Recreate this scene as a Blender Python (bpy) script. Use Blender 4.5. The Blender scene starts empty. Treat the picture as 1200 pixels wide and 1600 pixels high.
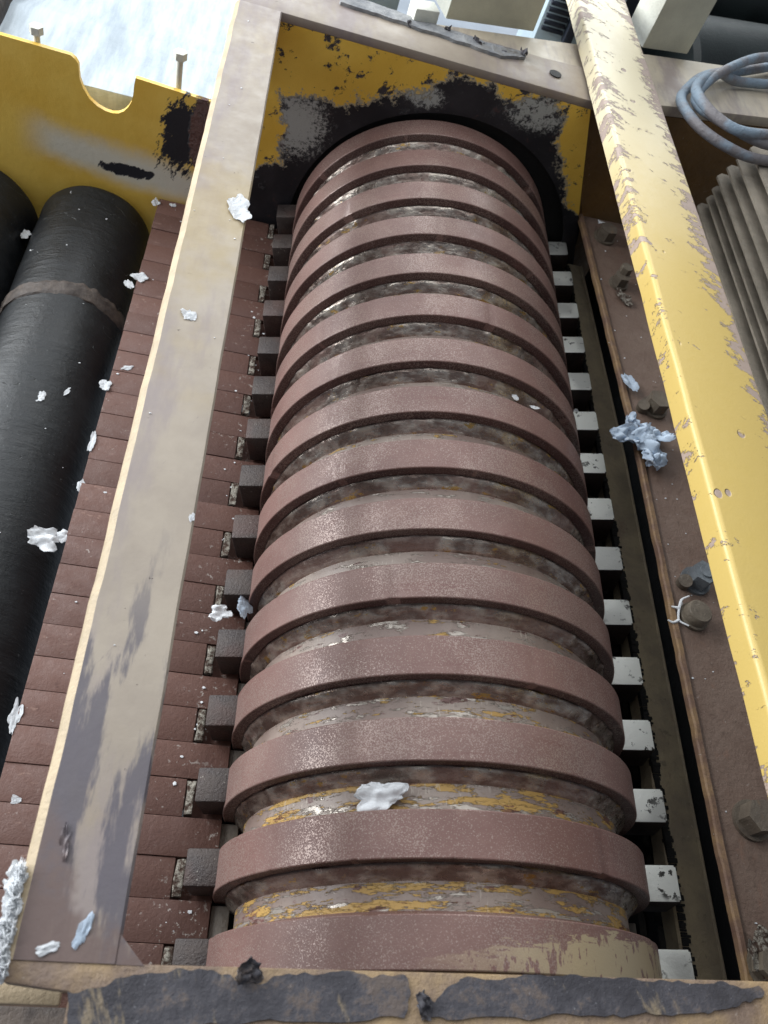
import bpy, bmesh, math, random
from mathutils import Vector, Matrix, noise as mnoise
sin, cos, pi, rad = math.sin, math.cos, math.pi, math.radians
SC = bpy.context.scene
COL = SC.collection
S = 0.25                      # one modelling unit = the rotor radius = 0.25 m

# ---------------------------------------------------------------- camera
cam = bpy.data.cameras.new('camera')
cam.sensor_fit = 'VERTICAL'; cam.sensor_height = 36; cam.sensor_width = 27
cam.lens = 36 * 1304 / 1600
cam.clip_start = 0.02; cam.clip_end = 100
camo = bpy.data.objects.new('camera', cam); COL.objects.link(camo)
CP = Vector((-1.309, -5.468, 4.061))
YAW, PIT, ROLL, TILT = rad(-.5), rad(55.21), rad(-.3), rad(15)
_f = Vector((sin(YAW)*cos(PIT), cos(YAW)*cos(PIT), -sin(PIT)))
_r = Vector((cos(YAW), -sin(YAW), 0)); _d = _f.cross(_r)
_rt = cos(ROLL)*_r + sin(ROLL)*_d; _dn = -sin(ROLL)*_r + cos(ROLL)*_d
RT = Matrix(((cos(TILT), 0, -sin(TILT)), (0, 1, 0), (sin(TILT), 0, cos(TILT))))
_rt, _dn, _f = RT @ _rt, RT @ _dn, RT @ _f
camo.matrix_world = Matrix.Translation(CP*S) @ Matrix((_rt, -_dn, -_f)).transposed().to_4x4()
cam.dof.use_dof = True; cam.dof.focus_distance = 1.05; cam.dof.aperture_fstop = 10
SC.camera = camo

# ---------------------------------------------------------------- light (a workshop: windows and a roof light)
w = bpy.data.worlds.new('World'); SC.world = w; w.use_nodes = True
w.node_tree.nodes['Background'].inputs[0].default_value = (.80, .88, 1, 1)
w.node_tree.nodes['Background'].inputs[1].default_value = 0.27
SC.view_settings.view_transform = 'Standard'; SC.view_settings.look = 'None'
SC.view_settings.exposure = 0.0; SC.view_settings.gamma = 1.0
def area(name, loc, target, sx, sy, power, col):
    l = bpy.data.lights.new(name, 'AREA'); l.shape = 'RECTANGLE'; l.size = sx*S; l.size_y = sy*S
    l.energy = power; l.color = col
    o = bpy.data.objects.new(name, l); COL.objects.link(o)
    o.location = Vector(loc)*S
    o.rotation_euler = (Vector(target)-Vector(loc)).to_track_quat('-Z', 'Y').to_euler()
    return o
area('window_light', (-15, 4.5, 6.5), (0, 0, 0), 17, 11, 440, (.93, .97, 1))
area('roof_light', (-1.5, 6, 9.5), (-1.5, 6, 0), 8.4, 20, 60, (.95, .98, 1))
area('doorway_light', (2, 17, 10.5), (1, 0, 0), 15, 8, 125, (.93, .98, 1))
SC.cycles.max_bounces = 6
SC.cycles.use_denoising = True

# ---------------------------------------------------------------- node helpers
def lin(c):
    return tuple((v/255/12.92 if v/255 <= .04045 else ((v/255+.055)/1.055)**2.4) for v in c) + (1.0,)
class G:
    def __init__(self, name):
        self.m = bpy.data.materials.new(name); self.m.use_nodes = True
        self.t = self.m.node_tree; self.t.nodes.clear()
        self.out = self.t.nodes.new('ShaderNodeOutputMaterial')
        self.b = self.t.nodes.new('ShaderNodeBsdfPrincipled')
        self.t.links.new(self.b.outputs[0], self.out.inputs[0])
        g = self.t.nodes.new('ShaderNodeNewGeometry')
        s = self.t.nodes.new('ShaderNodeVectorMath'); s.operation = 'SCALE'; s.inputs['Scale'].default_value = 1/S
        self.t.links.new(g.outputs['Position'], s.inputs[0]); self.P = s.outputs[0]
        sp = self.t.nodes.new('ShaderNodeSeparateXYZ'); self.t.links.new(self.P, sp.inputs[0])
        self.x, self.y, self.z = sp.outputs
        self.pointy = g.outputs['Pointiness']
    def put(self, sock, v):
        if isinstance(v, bpy.types.NodeSocket): self.t.links.new(v, sock)
        else: sock.default_value = v
    def math(self, op, a, b=0.0, c=0.0):
        n = self.t.nodes.new('ShaderNodeMath'); n.operation = op
        for i, v in enumerate((a, b, c)): self.put(n.inputs[i], v)
        return n.outputs[0]
    def vec(self, x, y, z):
        n = self.t.nodes.new('ShaderNodeCombineXYZ')
        for i, v in enumerate((x, y, z)): self.put(n.inputs[i], v)
        return n.outputs[0]
    def sv(self, sx, sy, sz, vec=None, rot=None):
        v = vec or self.P
        if rot:
            r = self.t.nodes.new('ShaderNodeVectorRotate'); r.rotation_type = 'EULER_XYZ'
            self.t.links.new(v, r.inputs[0]); r.inputs['Rotation'].default_value = rot; v = r.outputs[0]
        n = self.t.nodes.new('ShaderNodeVectorMath'); n.operation = 'MULTIPLY'
        self.t.links.new(v, n.inputs[0]); n.inputs[1].default_value = (sx, sy, sz); return n.outputs[0]
    def noise(self, scale, detail=4, rough=.6, dist=0, vec=None):
        n = self.t.nodes.new('ShaderNodeTexNoise')
        self.t.links.new(vec or self.P, n.inputs['Vector'])
        n.inputs['Scale'].default_value = scale; n.inputs['Detail'].default_value = detail
        n.inputs['Roughness'].default_value = rough; n.inputs['Distortion'].default_value = dist
        return n.outputs[0]
    def vor(self, scale, vec=None, feature='F1', rnd=1):
        n = self.t.nodes.new('ShaderNodeTexVoronoi'); n.feature = feature
        self.t.links.new(vec or self.P, n.inputs['Vector']); n.inputs['Scale'].default_value = scale
        n.inputs['Randomness'].default_value = rnd
        return n.outputs[0]
    def mr(self, v, a, b, lo=0.0, hi=1.0, smooth=True):
        n = self.t.nodes.new('ShaderNodeMapRange'); n.interpolation_type = 'SMOOTHSTEP' if smooth else 'LINEAR'
        self.put(n.inputs[0], v); n.inputs[1].default_value = a; n.inputs[2].default_value = b
        n.inputs[3].default_value = lo; n.inputs[4].default_value = hi
        return n.outputs[0]
    def mix(self, f, a, b):
        n = self.t.nodes.new('ShaderNodeMix'); n.data_type = 'RGBA'
        self.put(n.inputs[0], f)
        self.put(n.inputs[6], lin(a) if isinstance(a, tuple) and len(a) == 3 else a)
        self.put(n.inputs[7], lin(b) if isinstance(b, tuple) and len(b) == 3 else b)
        return n.outputs[2]
    def fm(self, f, a, b):
        return self.math('ADD', self.math('MULTIPLY', self.math('SUBTRACT', 1.0, f), a), self.math('MULTIPLY', f, b))
    def mul(self, *a):
        r = a[0]
        for q in a[1:]: r = self.math('MULTIPLY', r, q)
        return r
    def add(self, *a):
        r = a[0]
        for q in a[1:]: r = self.math('ADD', r, q)
        return r
    def blob(self, u, v, cu, cv, ru, rv):
        a = self.math('DIVIDE', self.math('SUBTRACT', u, cu), ru); b = self.math('DIVIDE', self.math('SUBTRACT', v, cv), rv)
        return self.math('SUBTRACT', 1.0, self.math('SQRT', self.math('ADD', self.math('MULTIPLY', a, a), self.math('MULTIPLY', b, b))))
    def bump(self, h, dist, strength=1.0, normal=None):
        n = self.t.nodes.new('ShaderNodeBump'); n.inputs['Strength'].default_value = strength
        n.inputs['Distance'].default_value = dist*S; self.t.links.new(h, n.inputs['Height'])
        if normal: self.t.links.new(normal, n.inputs['Normal'])
        return n.outputs[0]
    def fin(self, col, rough=.6, metal=0.0, normal=None, spec=.5):
        self.put(self.b.inputs['Base Color'], lin(col) if isinstance(col, tuple) and len(col) == 3 else col)
        self.put(self.b.inputs['Roughness'], rough); self.put(self.b.inputs['Metallic'], metal)
        self.put(self.b.inputs['Specular IOR Level'], spec)
        if normal: self.t.links.new(normal, self.b.inputs['Normal'])
        return self.m
def dusty(g, col, amount=.5, dust=(200, 196, 190), scale=38):
    """fine light specks lying on a surface"""
    sp = g.mr(g.noise(scale, 3, .7), .66, .72)
    big = g.mr(g.noise(3.1, 3, .6), .35, .7)
    return g.mix(g.mul(sp, big, amount), col, dust)

def simple(name, col, rough=.7, var=.25, scale=5, metal=0.0, bump=.004, dust=0.0, col2=None):
    g = G(name); n = g.noise(scale, 6, .65)
    dark = tuple(int(v*(1-var)) for v in col)
    c = g.mix(g.mr(n, .3, .7), dark, col2 or col)
    if dust: c = dusty(g, c, dust)
    return g.fin(c, g.mr(n, .2, .8, rough-.08, rough+.1), metal, g.bump(g.noise(60, 4, .7), bump))

# ---------------------------------------------------------------- materials
def m_ring(side=False):
    g = G('shaded maroon ring flank' if side else 'worn red brown paint'); ang = g.math('ARCTAN2', g.x, g.z)
    st = g.noise(1, 5, .6, vec=g.vec(g.mul(ang, 1.6), g.mul(g.y, 24), 0.0))
    n1 = g.noise(2.3, 5, .6); n2 = g.noise(11, 5, .7)
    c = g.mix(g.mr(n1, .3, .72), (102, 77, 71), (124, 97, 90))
    if side: c = g.mix(g.mr(n1, .3, .72), (66, 43, 41), (80, 54, 50))  # near flank coloured darker than the rim to stand in for shade
    wn = g.t.nodes.new('ShaderNodeTexWhiteNoise'); wn.noise_dimensions = '1D'
    g.t.links.new(g.math('FLOOR', g.math('DIVIDE', g.add(g.y, .09), .366)), wn.inputs['W'])
    if not side: c = g.mix(g.add(g.mul(wn.outputs[0], .35), .1), c, (106, 71, 64))
    sco = g.noise(1, 3, .7, vec=g.vec(g.mul(ang, 1.2), g.mul(g.y, 150), 0.0))
    c = g.mix(g.mul(g.mr(sco, .6, .72), .22), c, (74, 52, 48))
    c = g.mix(g.mul(g.mr(st, .56, .72), .55), c, (98, 62, 57))
    sm = g.mr(g.noise(1, 6, .7, vec=g.vec(g.mul(ang, 3.2), g.mul(g.y, 10), 4.0)), .66, .70)
    c = g.mix(g.mul(sm, .5), c, (88, 52, 48))
    c = g.mix(g.mul(g.mr(n2, .58, .75), .35), c, (138, 112, 102))
    # small bare flecks where the paint has worn to the grain of the steel
    fl = g.noise(170, 2, .5, .6); lim = g.mr(g.noise(2.9, 2, .5), .35, .65, .08, -.03)
    fleck = g.mr(g.add(fl, lim, -0.0), .575, .61)
    fleck = g.math('SUBTRACT', fleck, 0.0)
    c = g.mix(g.mul(fleck, .42), c, (168, 154, 144))
    # a big patch on the nearest ring where the paint is gone
    reg = g.mul(g.mr(g.y, -4.93, -4.95), g.mr(g.add(g.x, g.mul(g.add(n1, -.5), 1.2)), -.5, .45))
    edge = g.add(g.mul(g.math('SUBTRACT', -4.968, g.y), 5.2), g.mul(g.add(g.noise(1, 7, .75, vec=g.vec(g.mul(ang, 8), g.mul(g.y, 30), 0.0)), -.5), 1.9), g.mul(g.blob(g.x, g.y, .62, -5.08, .35, .12), .35))
    bare = g.mul(reg, g.mr(edge, .05, .12), g.mr(g.noise(30, 4, .6, vec=g.sv(1, .35, 1)), .40, .44))
    c = g.mix(bare, c, (168, 152, 124))
    ro = g.fm(fleck, g.mr(n2, .2, .8, .46, .60), .34)
    ro = g.fm(bare, ro, .36)
    met = g.math('MAXIMUM', g.mul(fleck, .25), g.mul(bare, .2))
    nr = g.bump(g.noise(120, 2, .6), .0007)
    return g.fin(c, ro, met, nr)
def groove(g):
    """distance from the ring in front, and the angle round the drum"""
    ang = g.math('ARCTAN2', g.x, g.z)
    return ang, g.math('FLOORED_MODULO', g.math('MULTIPLY', g.y, -1.0), .366)
def m_core():
    g = G('scraped groove metal'); ang, d = groove(g)
    L = lambda k, m_, o: g.vec(g.mul(ang, k), g.mul(g.y, m_), o)
    n1 = g.noise(1.6, 4, .6); n2 = g.noise(28, 4, .7)
    c = g.mix(g.mr(n1, .35, .65), (122, 104, 96), (152, 138, 128))
    c = g.mix(g.mul(g.mr(n2, .55, .7), .35), c, (84, 64, 58))
    low = g.mr(d, .095, .15); hi = g.mr(d, .10, .06)
    bare = g.mr(g.add(g.noise(1, 8, .74, vec=L(5, 26, 0.0)), g.mul(low, .07), g.mul(hi, .03)), .565, .60)
    c = g.mix(g.mul(bare, .8), c, g.mix(n2, (150, 140, 130), (190, 184, 174)))
    near = g.mr(g.y, -3.2, -4.8)
    yn = g.noise(1, 8, .72, vec=L(3.2, 17, 7.0))
    yel = g.mr(g.add(yn, g.mul(near, .10), g.mul(g.math('MAXIMUM', low, hi), .05), -.04), .60, .612)
    c = g.mix(g.mul(yel, .9), c, (178, 142, 74))
    red = g.mr(g.noise(1, 7, .7, vec=L(3.5, 14, 11.0)), .585, .61)
    c = g.mix(g.mul(red, .8), c, (96, 56, 52))
    sc = g.mr(g.noise(1, 2, .5, vec=g.vec(g.mul(ang, 70), g.mul(g.y, 16), 0.0)), .62, .68)
    sc = g.mul(sc, g.mr(n1, .45, .6)); c = g.mix(g.mul(sc, .5), c, (190, 180, 166))
    ro = g.fm(bare, g.fm(yel, .46, .6), .30)
    return g.fin(c, ro, g.mul(bare, g.math('SUBTRACT', 1.0, yel), .35), g.bump(g.add(g.mul(g.noise(40, 4, .7), .4), g.mul(yel, .8), g.mul(bare, -.4)), .004))
def m_weld():
    g = G('weld metal'); ang, d = groove(g)
    L = lambda k, m_, o: g.vec(g.mul(ang, k), g.mul(g.y, m_), o)
    lump = g.noise(1, 5, .62, vec=L(7, 22, 0.0)); n2 = g.noise(2.6, 4, .6); n3 = g.noise(34, 4, .65)
    c = g.mix(g.mr(lump, .40, .62), (122, 106, 98), (178, 168, 158))
    c = g.mix(g.mul(g.mr(lump, .58, .66), .7), c, (190, 180, 166))
    c = g.mix(g.mul(g.mr(n2, .52, .58), .65), c, g.mix(lump, (92, 66, 60), (136, 108, 98)))
    c = g.mix(g.mul(g.mr(g.noise(1, 7, .72, vec=L(5, 18, 5.0)), .60, .615), .9), c, (170, 136, 74))
    ln = g.mr(d, .013, .004)
    c = g.mix(g.mul(ln, .75), c, (46, 32, 30))
    return g.fin(c, g.mr(n3, .3, .7, .22, .42), g.mr(n2, .6, .48, .3, .85), g.bump(g.add(lump, g.mul(n3, .28)), .010))
def m_tooth():
    g = G('dark tool steel'); n = g.noise(7, 5, .65)
    c = g.mix(g.mr(n, .3, .7), (46, 38, 37), (68, 59, 55))
    c = g.mix(g.mul(g.mr(g.noise(2.6, 3, .6), .5, .66), .5), c, (74, 50, 44))
    c = dusty(g, c, .6, (190, 184, 172), 42)
    return g.fin(c, g.mr(n, .3, .7, .42, .6), .25, g.bump(g.noise(70, 4, .7), .006))
def m_tooth_face():
    g = G('ground tooth face'); n = g.noise(15, 6, .7); n2 = g.noise(5, 3, .6)
    blot = g.mul(g.mr(n, .565, .60), g.mr(n2, .40, .56))
    c = g.mix(blot, (232, 233, 226), (52, 50, 46))
    c = g.mix(g.mul(g.mr(g.noise(1.9, 2, .5), .52, .6), .5), c, (150, 150, 148))
    return g.fin(c, g.fm(blot, .45, .7), g.fm(blot, .1, .1), g.bump(n, .006))
def m_slat():
    g = G('red brown slat'); n = g.noise(2.2, 5, .6); n2 = g.noise(12, 5, .7)
    i = g.t.nodes.new('ShaderNodeObjectInfo').outputs['Random']
    c = g.mix(i, (84, 56, 47), (98, 67, 57))
    c = g.mix(g.mul(g.mr(n, .45, .7), .5), c, (92, 66, 60))
    c = g.mix(g.mul(g.mr(n2, .6, .74), .45), c, (70, 44, 38))
    c = g.mix(g.mul(g.mr(g.noise(30, 4, .7, vec=g.sv(.4, 1, 1)), .62, .7), .35), c, (150, 120, 106))
    # lint settles in the half of the bed next to the rotor
    near = g.mr(g.x, -1.4, -1.05)
    sp = g.mr(g.add(g.noise(26, 5, .75), g.mul(near, .05)), .625, .66)
    c = g.mix(g.mul(sp, g.fm(near, .4, .6), g.mr(g.noise(4, 3, .6), .38, .6)), c, (186, 180, 172))
    return g.fin(c, g.mr(n2, .3, .7, .55, .75), 0.0, g.bump(g.add(g.noise(60, 5, .7), n2), .003))
def m_lint(name='lint', col=(168, 162, 150), dark=(74, 58, 50)):
    g = G(name); n = g.noise(34, 5, .75)
    c = g.mix(g.mr(n, .40, .62), dark, col)
    return g.fin(c, .95, 0.0, g.bump(n, .03), .2)
def m_rubber():
    g = G('black rubber lagging'); ang = g.math('ARCTAN2', g.math('ADD', g.x, 2.49), g.math('ADD', g.z, .6))
    n = g.noise(2.4, 6, .65); fine = g.noise(22, 5, .7)
    band = g.noise(1, 6, .7, vec=g.vec(g.mul(ang, .7), g.mul(g.y, 9), 0.0))
    c = g.mix(g.mr(n, .35, .7), (15, 17, 20), (27, 30, 33))
    c = g.mix(g.mul(g.mr(band, .58, .74), .3), c, (64, 68, 70))
    c = dusty(g, c, .35, (170, 174, 174), 55)
    sc = g.mr(g.noise(1, 2, .5, vec=g.vec(g.mul(ang, .4), g.mul(g.y, 3.2), 2.0)), .498, .502)
    line = g.mul(g.math('SUBTRACT', 1.0, g.math('ABSOLUTE', g.math('SUBTRACT', g.mul(sc, 2), 1.0))), g.mr(fine, .45, .6))
    c = g.mix(g.mul(line, .6), c, (110, 112, 110))
    return g.fin(c, g.mr(n, .3, .7, .42, .58), 0.0, g.bump(g.add(band, g.mul(fine, .35), g.mul(line, -.6)), .012), .45)
def m_backplate():
    g = G('worn yellow back plate'); r = g.math('SQRT', g.add(g.mul(g.x, g.x), g.mul(g.z, g.z)))
    a = g.math('ARCTAN2', g.x, g.z)
    ramp = g.t.nodes.new('ShaderNodeValToRGB'); g.t.links.new(g.mr(a, -2.0, 2.0, 0, 1, False), ramp.inputs[0])
    cr = ramp.color_ramp; pts = [(-2, 1.9), (-1.62, 1.8), (-1.42, 1.45), (-1.3, 1.22), (-1.12, 1.28), (-.98, 1.5), (-.88, 1.42), (-.74, 1.19), (-.38, 1.15), (-.22, 1.20), (-.12, 1.31), (.10, 1.30), (.22, 1.27), (.34, 1.40), (.44, 1.46), (.52, 1.40), (.60, 1.24), (.9, 1.17), (1.3, 1.14), (2, 1.2)]
    while len(cr.elements) > 1: cr.elements.remove(cr.elements[0])
    for k, (aa, rr) in enumerate(pts):
        e = cr.elements[0] if k == 0 else cr.elements.new((aa+2)/4)
        e.position = (aa+2)/4; v = (rr-1)/1.0; e.color = (v, v, v, 1)
    thr = g.add(ramp.outputs[0], 1.0)
    n = g.noise(9, 8, .72); n2 = g.noise(3, 5, .6); n3 = g.noise(24, 6, .75)
    d = g.add(g.math('SUBTRACT', thr, r), g.mul(g.add(n, -.5), .40), g.mul(g.add(g.noise(30, 8, .85), -.5), .26))
    d = g.add(d, g.mul(g.mr(g.z, .58, .40), g.mr(g.x, .7, .9), .6))
    black = g.mr(d, .0, .006); grey = g.mr(d, -.035, -.028)
    yel = g.mix(g.mr(n2, .3, .75), (226, 180, 66), (238, 196, 82))
    yel = g.mix(g.mul(g.mr(n3, .62, .72), .3), yel, (168, 124, 40))
    c = g.mix(g.mul(grey, .85), yel, (150, 148, 140))
    bl = g.mix(g.mr(n2, .4, .7), (24, 24, 29), (44, 42, 46))
    # rubbed grey primer left in the black, at the upper left and above the right shoulder
    pr = g.math('MAXIMUM', g.blob(g.x, g.z, -1.12, .68, .26, .30), g.math('MAXIMUM', g.blob(g.x, g.z, .5, 1.22, .26, .16), g.blob(g.x, g.z, -.30, 1.12, .16, .10)))
    prm = g.mr(g.add(g.mul(pr, .22), g.noise(30, 8, .85)), .52, .60)
    bl = g.mix(g.mul(prm, g.mr(pr, -.25, .3), .9), bl, (172, 172, 166))
    bl = g.mix(g.mul(g.mr(n, .60, .68), .35), bl, (104, 66, 58))
    c = g.mix(black, c, bl)
    # chips scattered in the yellow, more of them along the top edge
    top = g.mr(g.z, .9, 1.42)
    ch = g.mr(g.add(g.noise(6.5, 8, .78, vec=g.sv(1, 1, 1.3, rot=(0, .7, 0))), g.mul(top, .04)), .60, .612)
    pit = g.mr(g.vor(17), .085, .06)
    pit = g.mul(pit, g.mr(g.noise(3.3, 2, .5), .45, .6))
    c = g.mix(g.math('MAXIMUM', ch, g.mul(pit, .9)), c, (58, 54, 56))
    return g.fin(c, g.fm(black, .42, .5), 0.0, g.bump(g.add(g.mul(black, -.7), g.mul(ch, -.6), g.mul(n3, .25)), .01))
def m_yellow_side():
    g = G('yellow panel paint'); n = g.noise(2, 5, .6); n3 = g.noise(20, 6, .7)
    c = g.mix(g.mr(n, .3, .7), (228, 184, 76), (240, 202, 98))
    # a pale off-white band across the panel
    line = g.math('SUBTRACT', g.z, g.add(g.mul(g.add(g.x, 2.6), -.12), .05))
    band = g.mul(g.mr(g.math('ABSOLUTE', g.add(line, g.mul(g.add(n, -.5), .3))), .22, .03), g.mr(g.x, -3.1, -2.75))
    c = g.mix(g.mul(band, .9), c, (220, 218, 206))
    u = g.noise(5, 8, .75, vec=g.sv(2.2, 1, 1, rot=(0, -.5, 0)))
    zone = g.blob(g.x, g.z, -1.88, .36, .24, .42)
    bk = g.mr(g.add(g.mul(zone, .34), u), .60, .625)
    z2 = g.mul(g.blob(g.x, g.z, -2.27, -.03, .22, .055), 1.0)
    bk = g.math('MAXIMUM', bk, g.mr(g.add(z2, g.mul(g.add(u, -.5), 2.2)), .05, .12))
    c = g.mix(bk, c, (36, 35, 40))
    ru = g.mr(g.add(g.blob(g.x, g.z, -1.77, .42, .10, .36), g.mul(g.add(n3, -.5), .9)), .12, .25)
    c = g.mix(ru, c, g.mix(n3, (70, 42, 38), (128, 84, 72)))
    return g.fin(c, g.fm(bk, .38, .55), 0.0, g.bump(g.add(g.mul(bk, -.8), g.mul(g.mul(ru, n3), 4), g.mul(n3, .2)), .012))
def m_beige(name='beige frame paint', grime=True, a=(144, 132, 119), b=(159, 147, 132)):
    g = G(name); n = g.noise(1.6, 6, .65); n2 = g.noise(9, 6, .7)
    c = g.mix(g.mr(n, .35, .65), a, b)
    wide = g.noise(1, 6, .65, vec=g.sv(4, .9, 2))
    c = g.mix(g.mul(g.mr(wide, .46, .64), .7), c, (134, 122, 122))
    c = g.mix(g.mul(g.mr(g.noise(.9, 5, .6), .52, .66), .55), c, (156, 136, 90))
    if grime:
        fr = g.mr(g.y, -3.9, -4.9)
        gr = g.mr(g.add(g.noise(1, 6, .65, vec=g.sv(7, 1.2, 2)), g.mul(fr, .14), -.09), .47, .55)
        c = g.mix(g.mul(gr, g.mr(g.y, -3.6, -4.4), .85), c, (78, 74, 84))
        br = g.mr(g.add(g.noise(2.4, 5, .6), g.mul(g.mr(g.y, -4.9, -5.15), .22)), .56, .68)
        c = g.mix(g.mul(br, g.mr(g.y, -4.6, -5.0), .9), c, (104, 86, 80))
    sc = g.mr(g.noise(1, 5, .8, vec=g.sv(30, 3, 8, rot=(0, 0, .5))), .68, .72)
    c = g.mix(g.mul(sc, .5), c, (110, 100, 100))
    pit = g.mr(g.noise(21, 4, .75), .70, .735)
    c = g.mix(g.mul(pit, .7), c, (96, 84, 80))
    return g.fin(c, g.mr(n2, .3, .7, .40, .6), 0.0, g.bump(g.add(g.mul(n2, .5), g.mul(pit, -1)), .004))
def m_bar():
    g = G('chipped pale yellow paint'); n = g.noise(1.3, 4, .6); n3 = g.noise(18, 6, .7)
    c = g.mix(g.mr(g.add(g.y, g.mul(g.add(n, -.5), 1.2)), -1.9, .2), (190, 164, 94), (212, 201, 172))  # far half coloured creamier, standing in for sheen on the paint
    c = g.mix(g.mul(g.mr(n, .45, .7), .25), c, (196, 168, 92))
    rt = g.mr(g.x, 1.08, 1.30); lf = g.mr(g.x, .97, .82); back = g.mr(g.y, -2.9, -.5)
    stretch = g.sv(1, 2.2, 1, rot=(0, 0, .62))
    ch = g.add(g.noise(5.5, 8, .74, vec=stretch), g.mul(g.add(g.noise(1.7, 3, .6), -.5), .22))
    m = g.mr(g.add(ch, g.mul(rt, .15), g.mul(lf, .075), g.mul(back, .045), -.015), .635, .65)
    dots = g.mul(g.mr(g.vor(5.2, g.sv(1.0, .75, 1)), .115, .09), g.mr(g.noise(5, 3, .6), .47, .56))
    m = g.math('MAXIMUM', m, dots)
    hair = g.mr(g.noise(1, 4, .8, vec=g.sv(2.6, 34, 4, rot=(0, 0, .62))), .70, .73)
    m = g.math('MAXIMUM', m, g.mul(hair, .8))
    c = g.mix(g.mul(m, .9), c, g.mix(n3, (134, 116, 110), (166, 148, 142)))
    return g.fin(c, g.fm(m, g.mr(n3, .3, .7, .34, .46), .6), 0.0, g.bump(g.add(g.mul(m, -1), g.mul(g.noise(70, 3, .6), .12)), .006))
def m_rust(name, a, b, edge=(120, 84, 48), sc=3):
    g = G(name); n = g.noise(sc, 6, .65); n2 = g.noise(17, 6, .7)
    c = g.mix(g.mr(n, .35, .68), a, b)
    c = g.mix(g.mul(g.mr(n2, .58, .7), .5), c, tuple(int(v*.72) for v in a))
    c = g.mix(g.mul(g.mr(g.noise(6, 5, .7, vec=g.sv(1, .5, 1)), .58, .66), .35), c, edge)
    c = dusty(g, c, .35)
    return g.fin(c, g.mr(n2, .3, .7, .55, .75), 0.0, g.bump(n2, .01))
def m_galv():
    g = G('galvanised sheet'); n = g.noise(5, 6, .7); v = g.vor(6, feature='F1')
    c = g.mix(g.mr(g.noise(1, 6, .7, vec=g.sv(9, 1.2, 2)), .3, .7), (150, 160, 168), (186, 195, 202))
    c = g.mix(g.mul(g.mr(g.noise(19, 5, .8), .70, .73), .8), c, (84, 88, 96))
    return g.fin(c, g.mr(n, .3, .7, .42, .56), .3, g.bump(g.add(n, g.mul(v, .2)), .01))
def m_gasket():
    g = G('hardened dark gasket'); n = g.noise(4, 6, .7); n2 = g.noise(26, 5, .75)
    c = g.mix(g.mr(n, .35, .68), (52, 50, 55), (82, 80, 86))
    st = g.mr(g.noise(1, 5, .7, vec=g.sv(9, 2.5, 3, rot=(0, 0, -.35))), .58, .68)
    c = g.mix(g.mul(st, .7), c, (140, 124, 100))
    c = g.mix(g.mul(g.mr(g.noise(4, 7, .78), .50, .60), .7), c, (102, 88, 78))
    c = dusty(g, c, .4, (190, 190, 194), 60)
    return g.fin(c, .7, 0.0, g.bump(g.add(n, g.mul(n2, .6)), .008))
def m_torn():
    g = G('torn grey gasket'); n = g.noise(8, 6, .7)
    c = g.mix(g.mr(n, .35, .68), (120, 122, 126), (160, 160, 160))
    c = g.mix(g.mul(g.mr(g.x, -.2, .34), g.mr(n, .40, .62)), c, (92, 88, 82))
    return g.fin(c, .8, 0.0, g.bump(n, .03))
def m_cable():
    g = G('dusty cable sheath'); n = g.noise(3, 5, .6); n2 = g.noise(26, 4, .7)
    c = g.mix(g.mr(n, .42, .6), (120, 116, 118), (128, 144, 158))
    c = g.mix(g.mul(g.mr(n2, .55, .7), .5), c, (92, 88, 92))
    return g.fin(c, .55, 0.0, g.bump(n2, .01))
def m_paper(name, col):
    g = G(name); n = g.noise(16, 4, .6)
    c = g.mix(g.mr(n, .3, .7), tuple(int(v*.93) for v in col), col)
    g.b.inputs['Subsurface Weight'].default_value = .35; g.b.inputs['Subsurface Radius'].default_value = (.012, .012, .012); g.b.inputs['Subsurface Scale'].default_value = 1.0
    return g.fin(c, .95, 0.0, g.bump(n, .008), .1)

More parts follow.
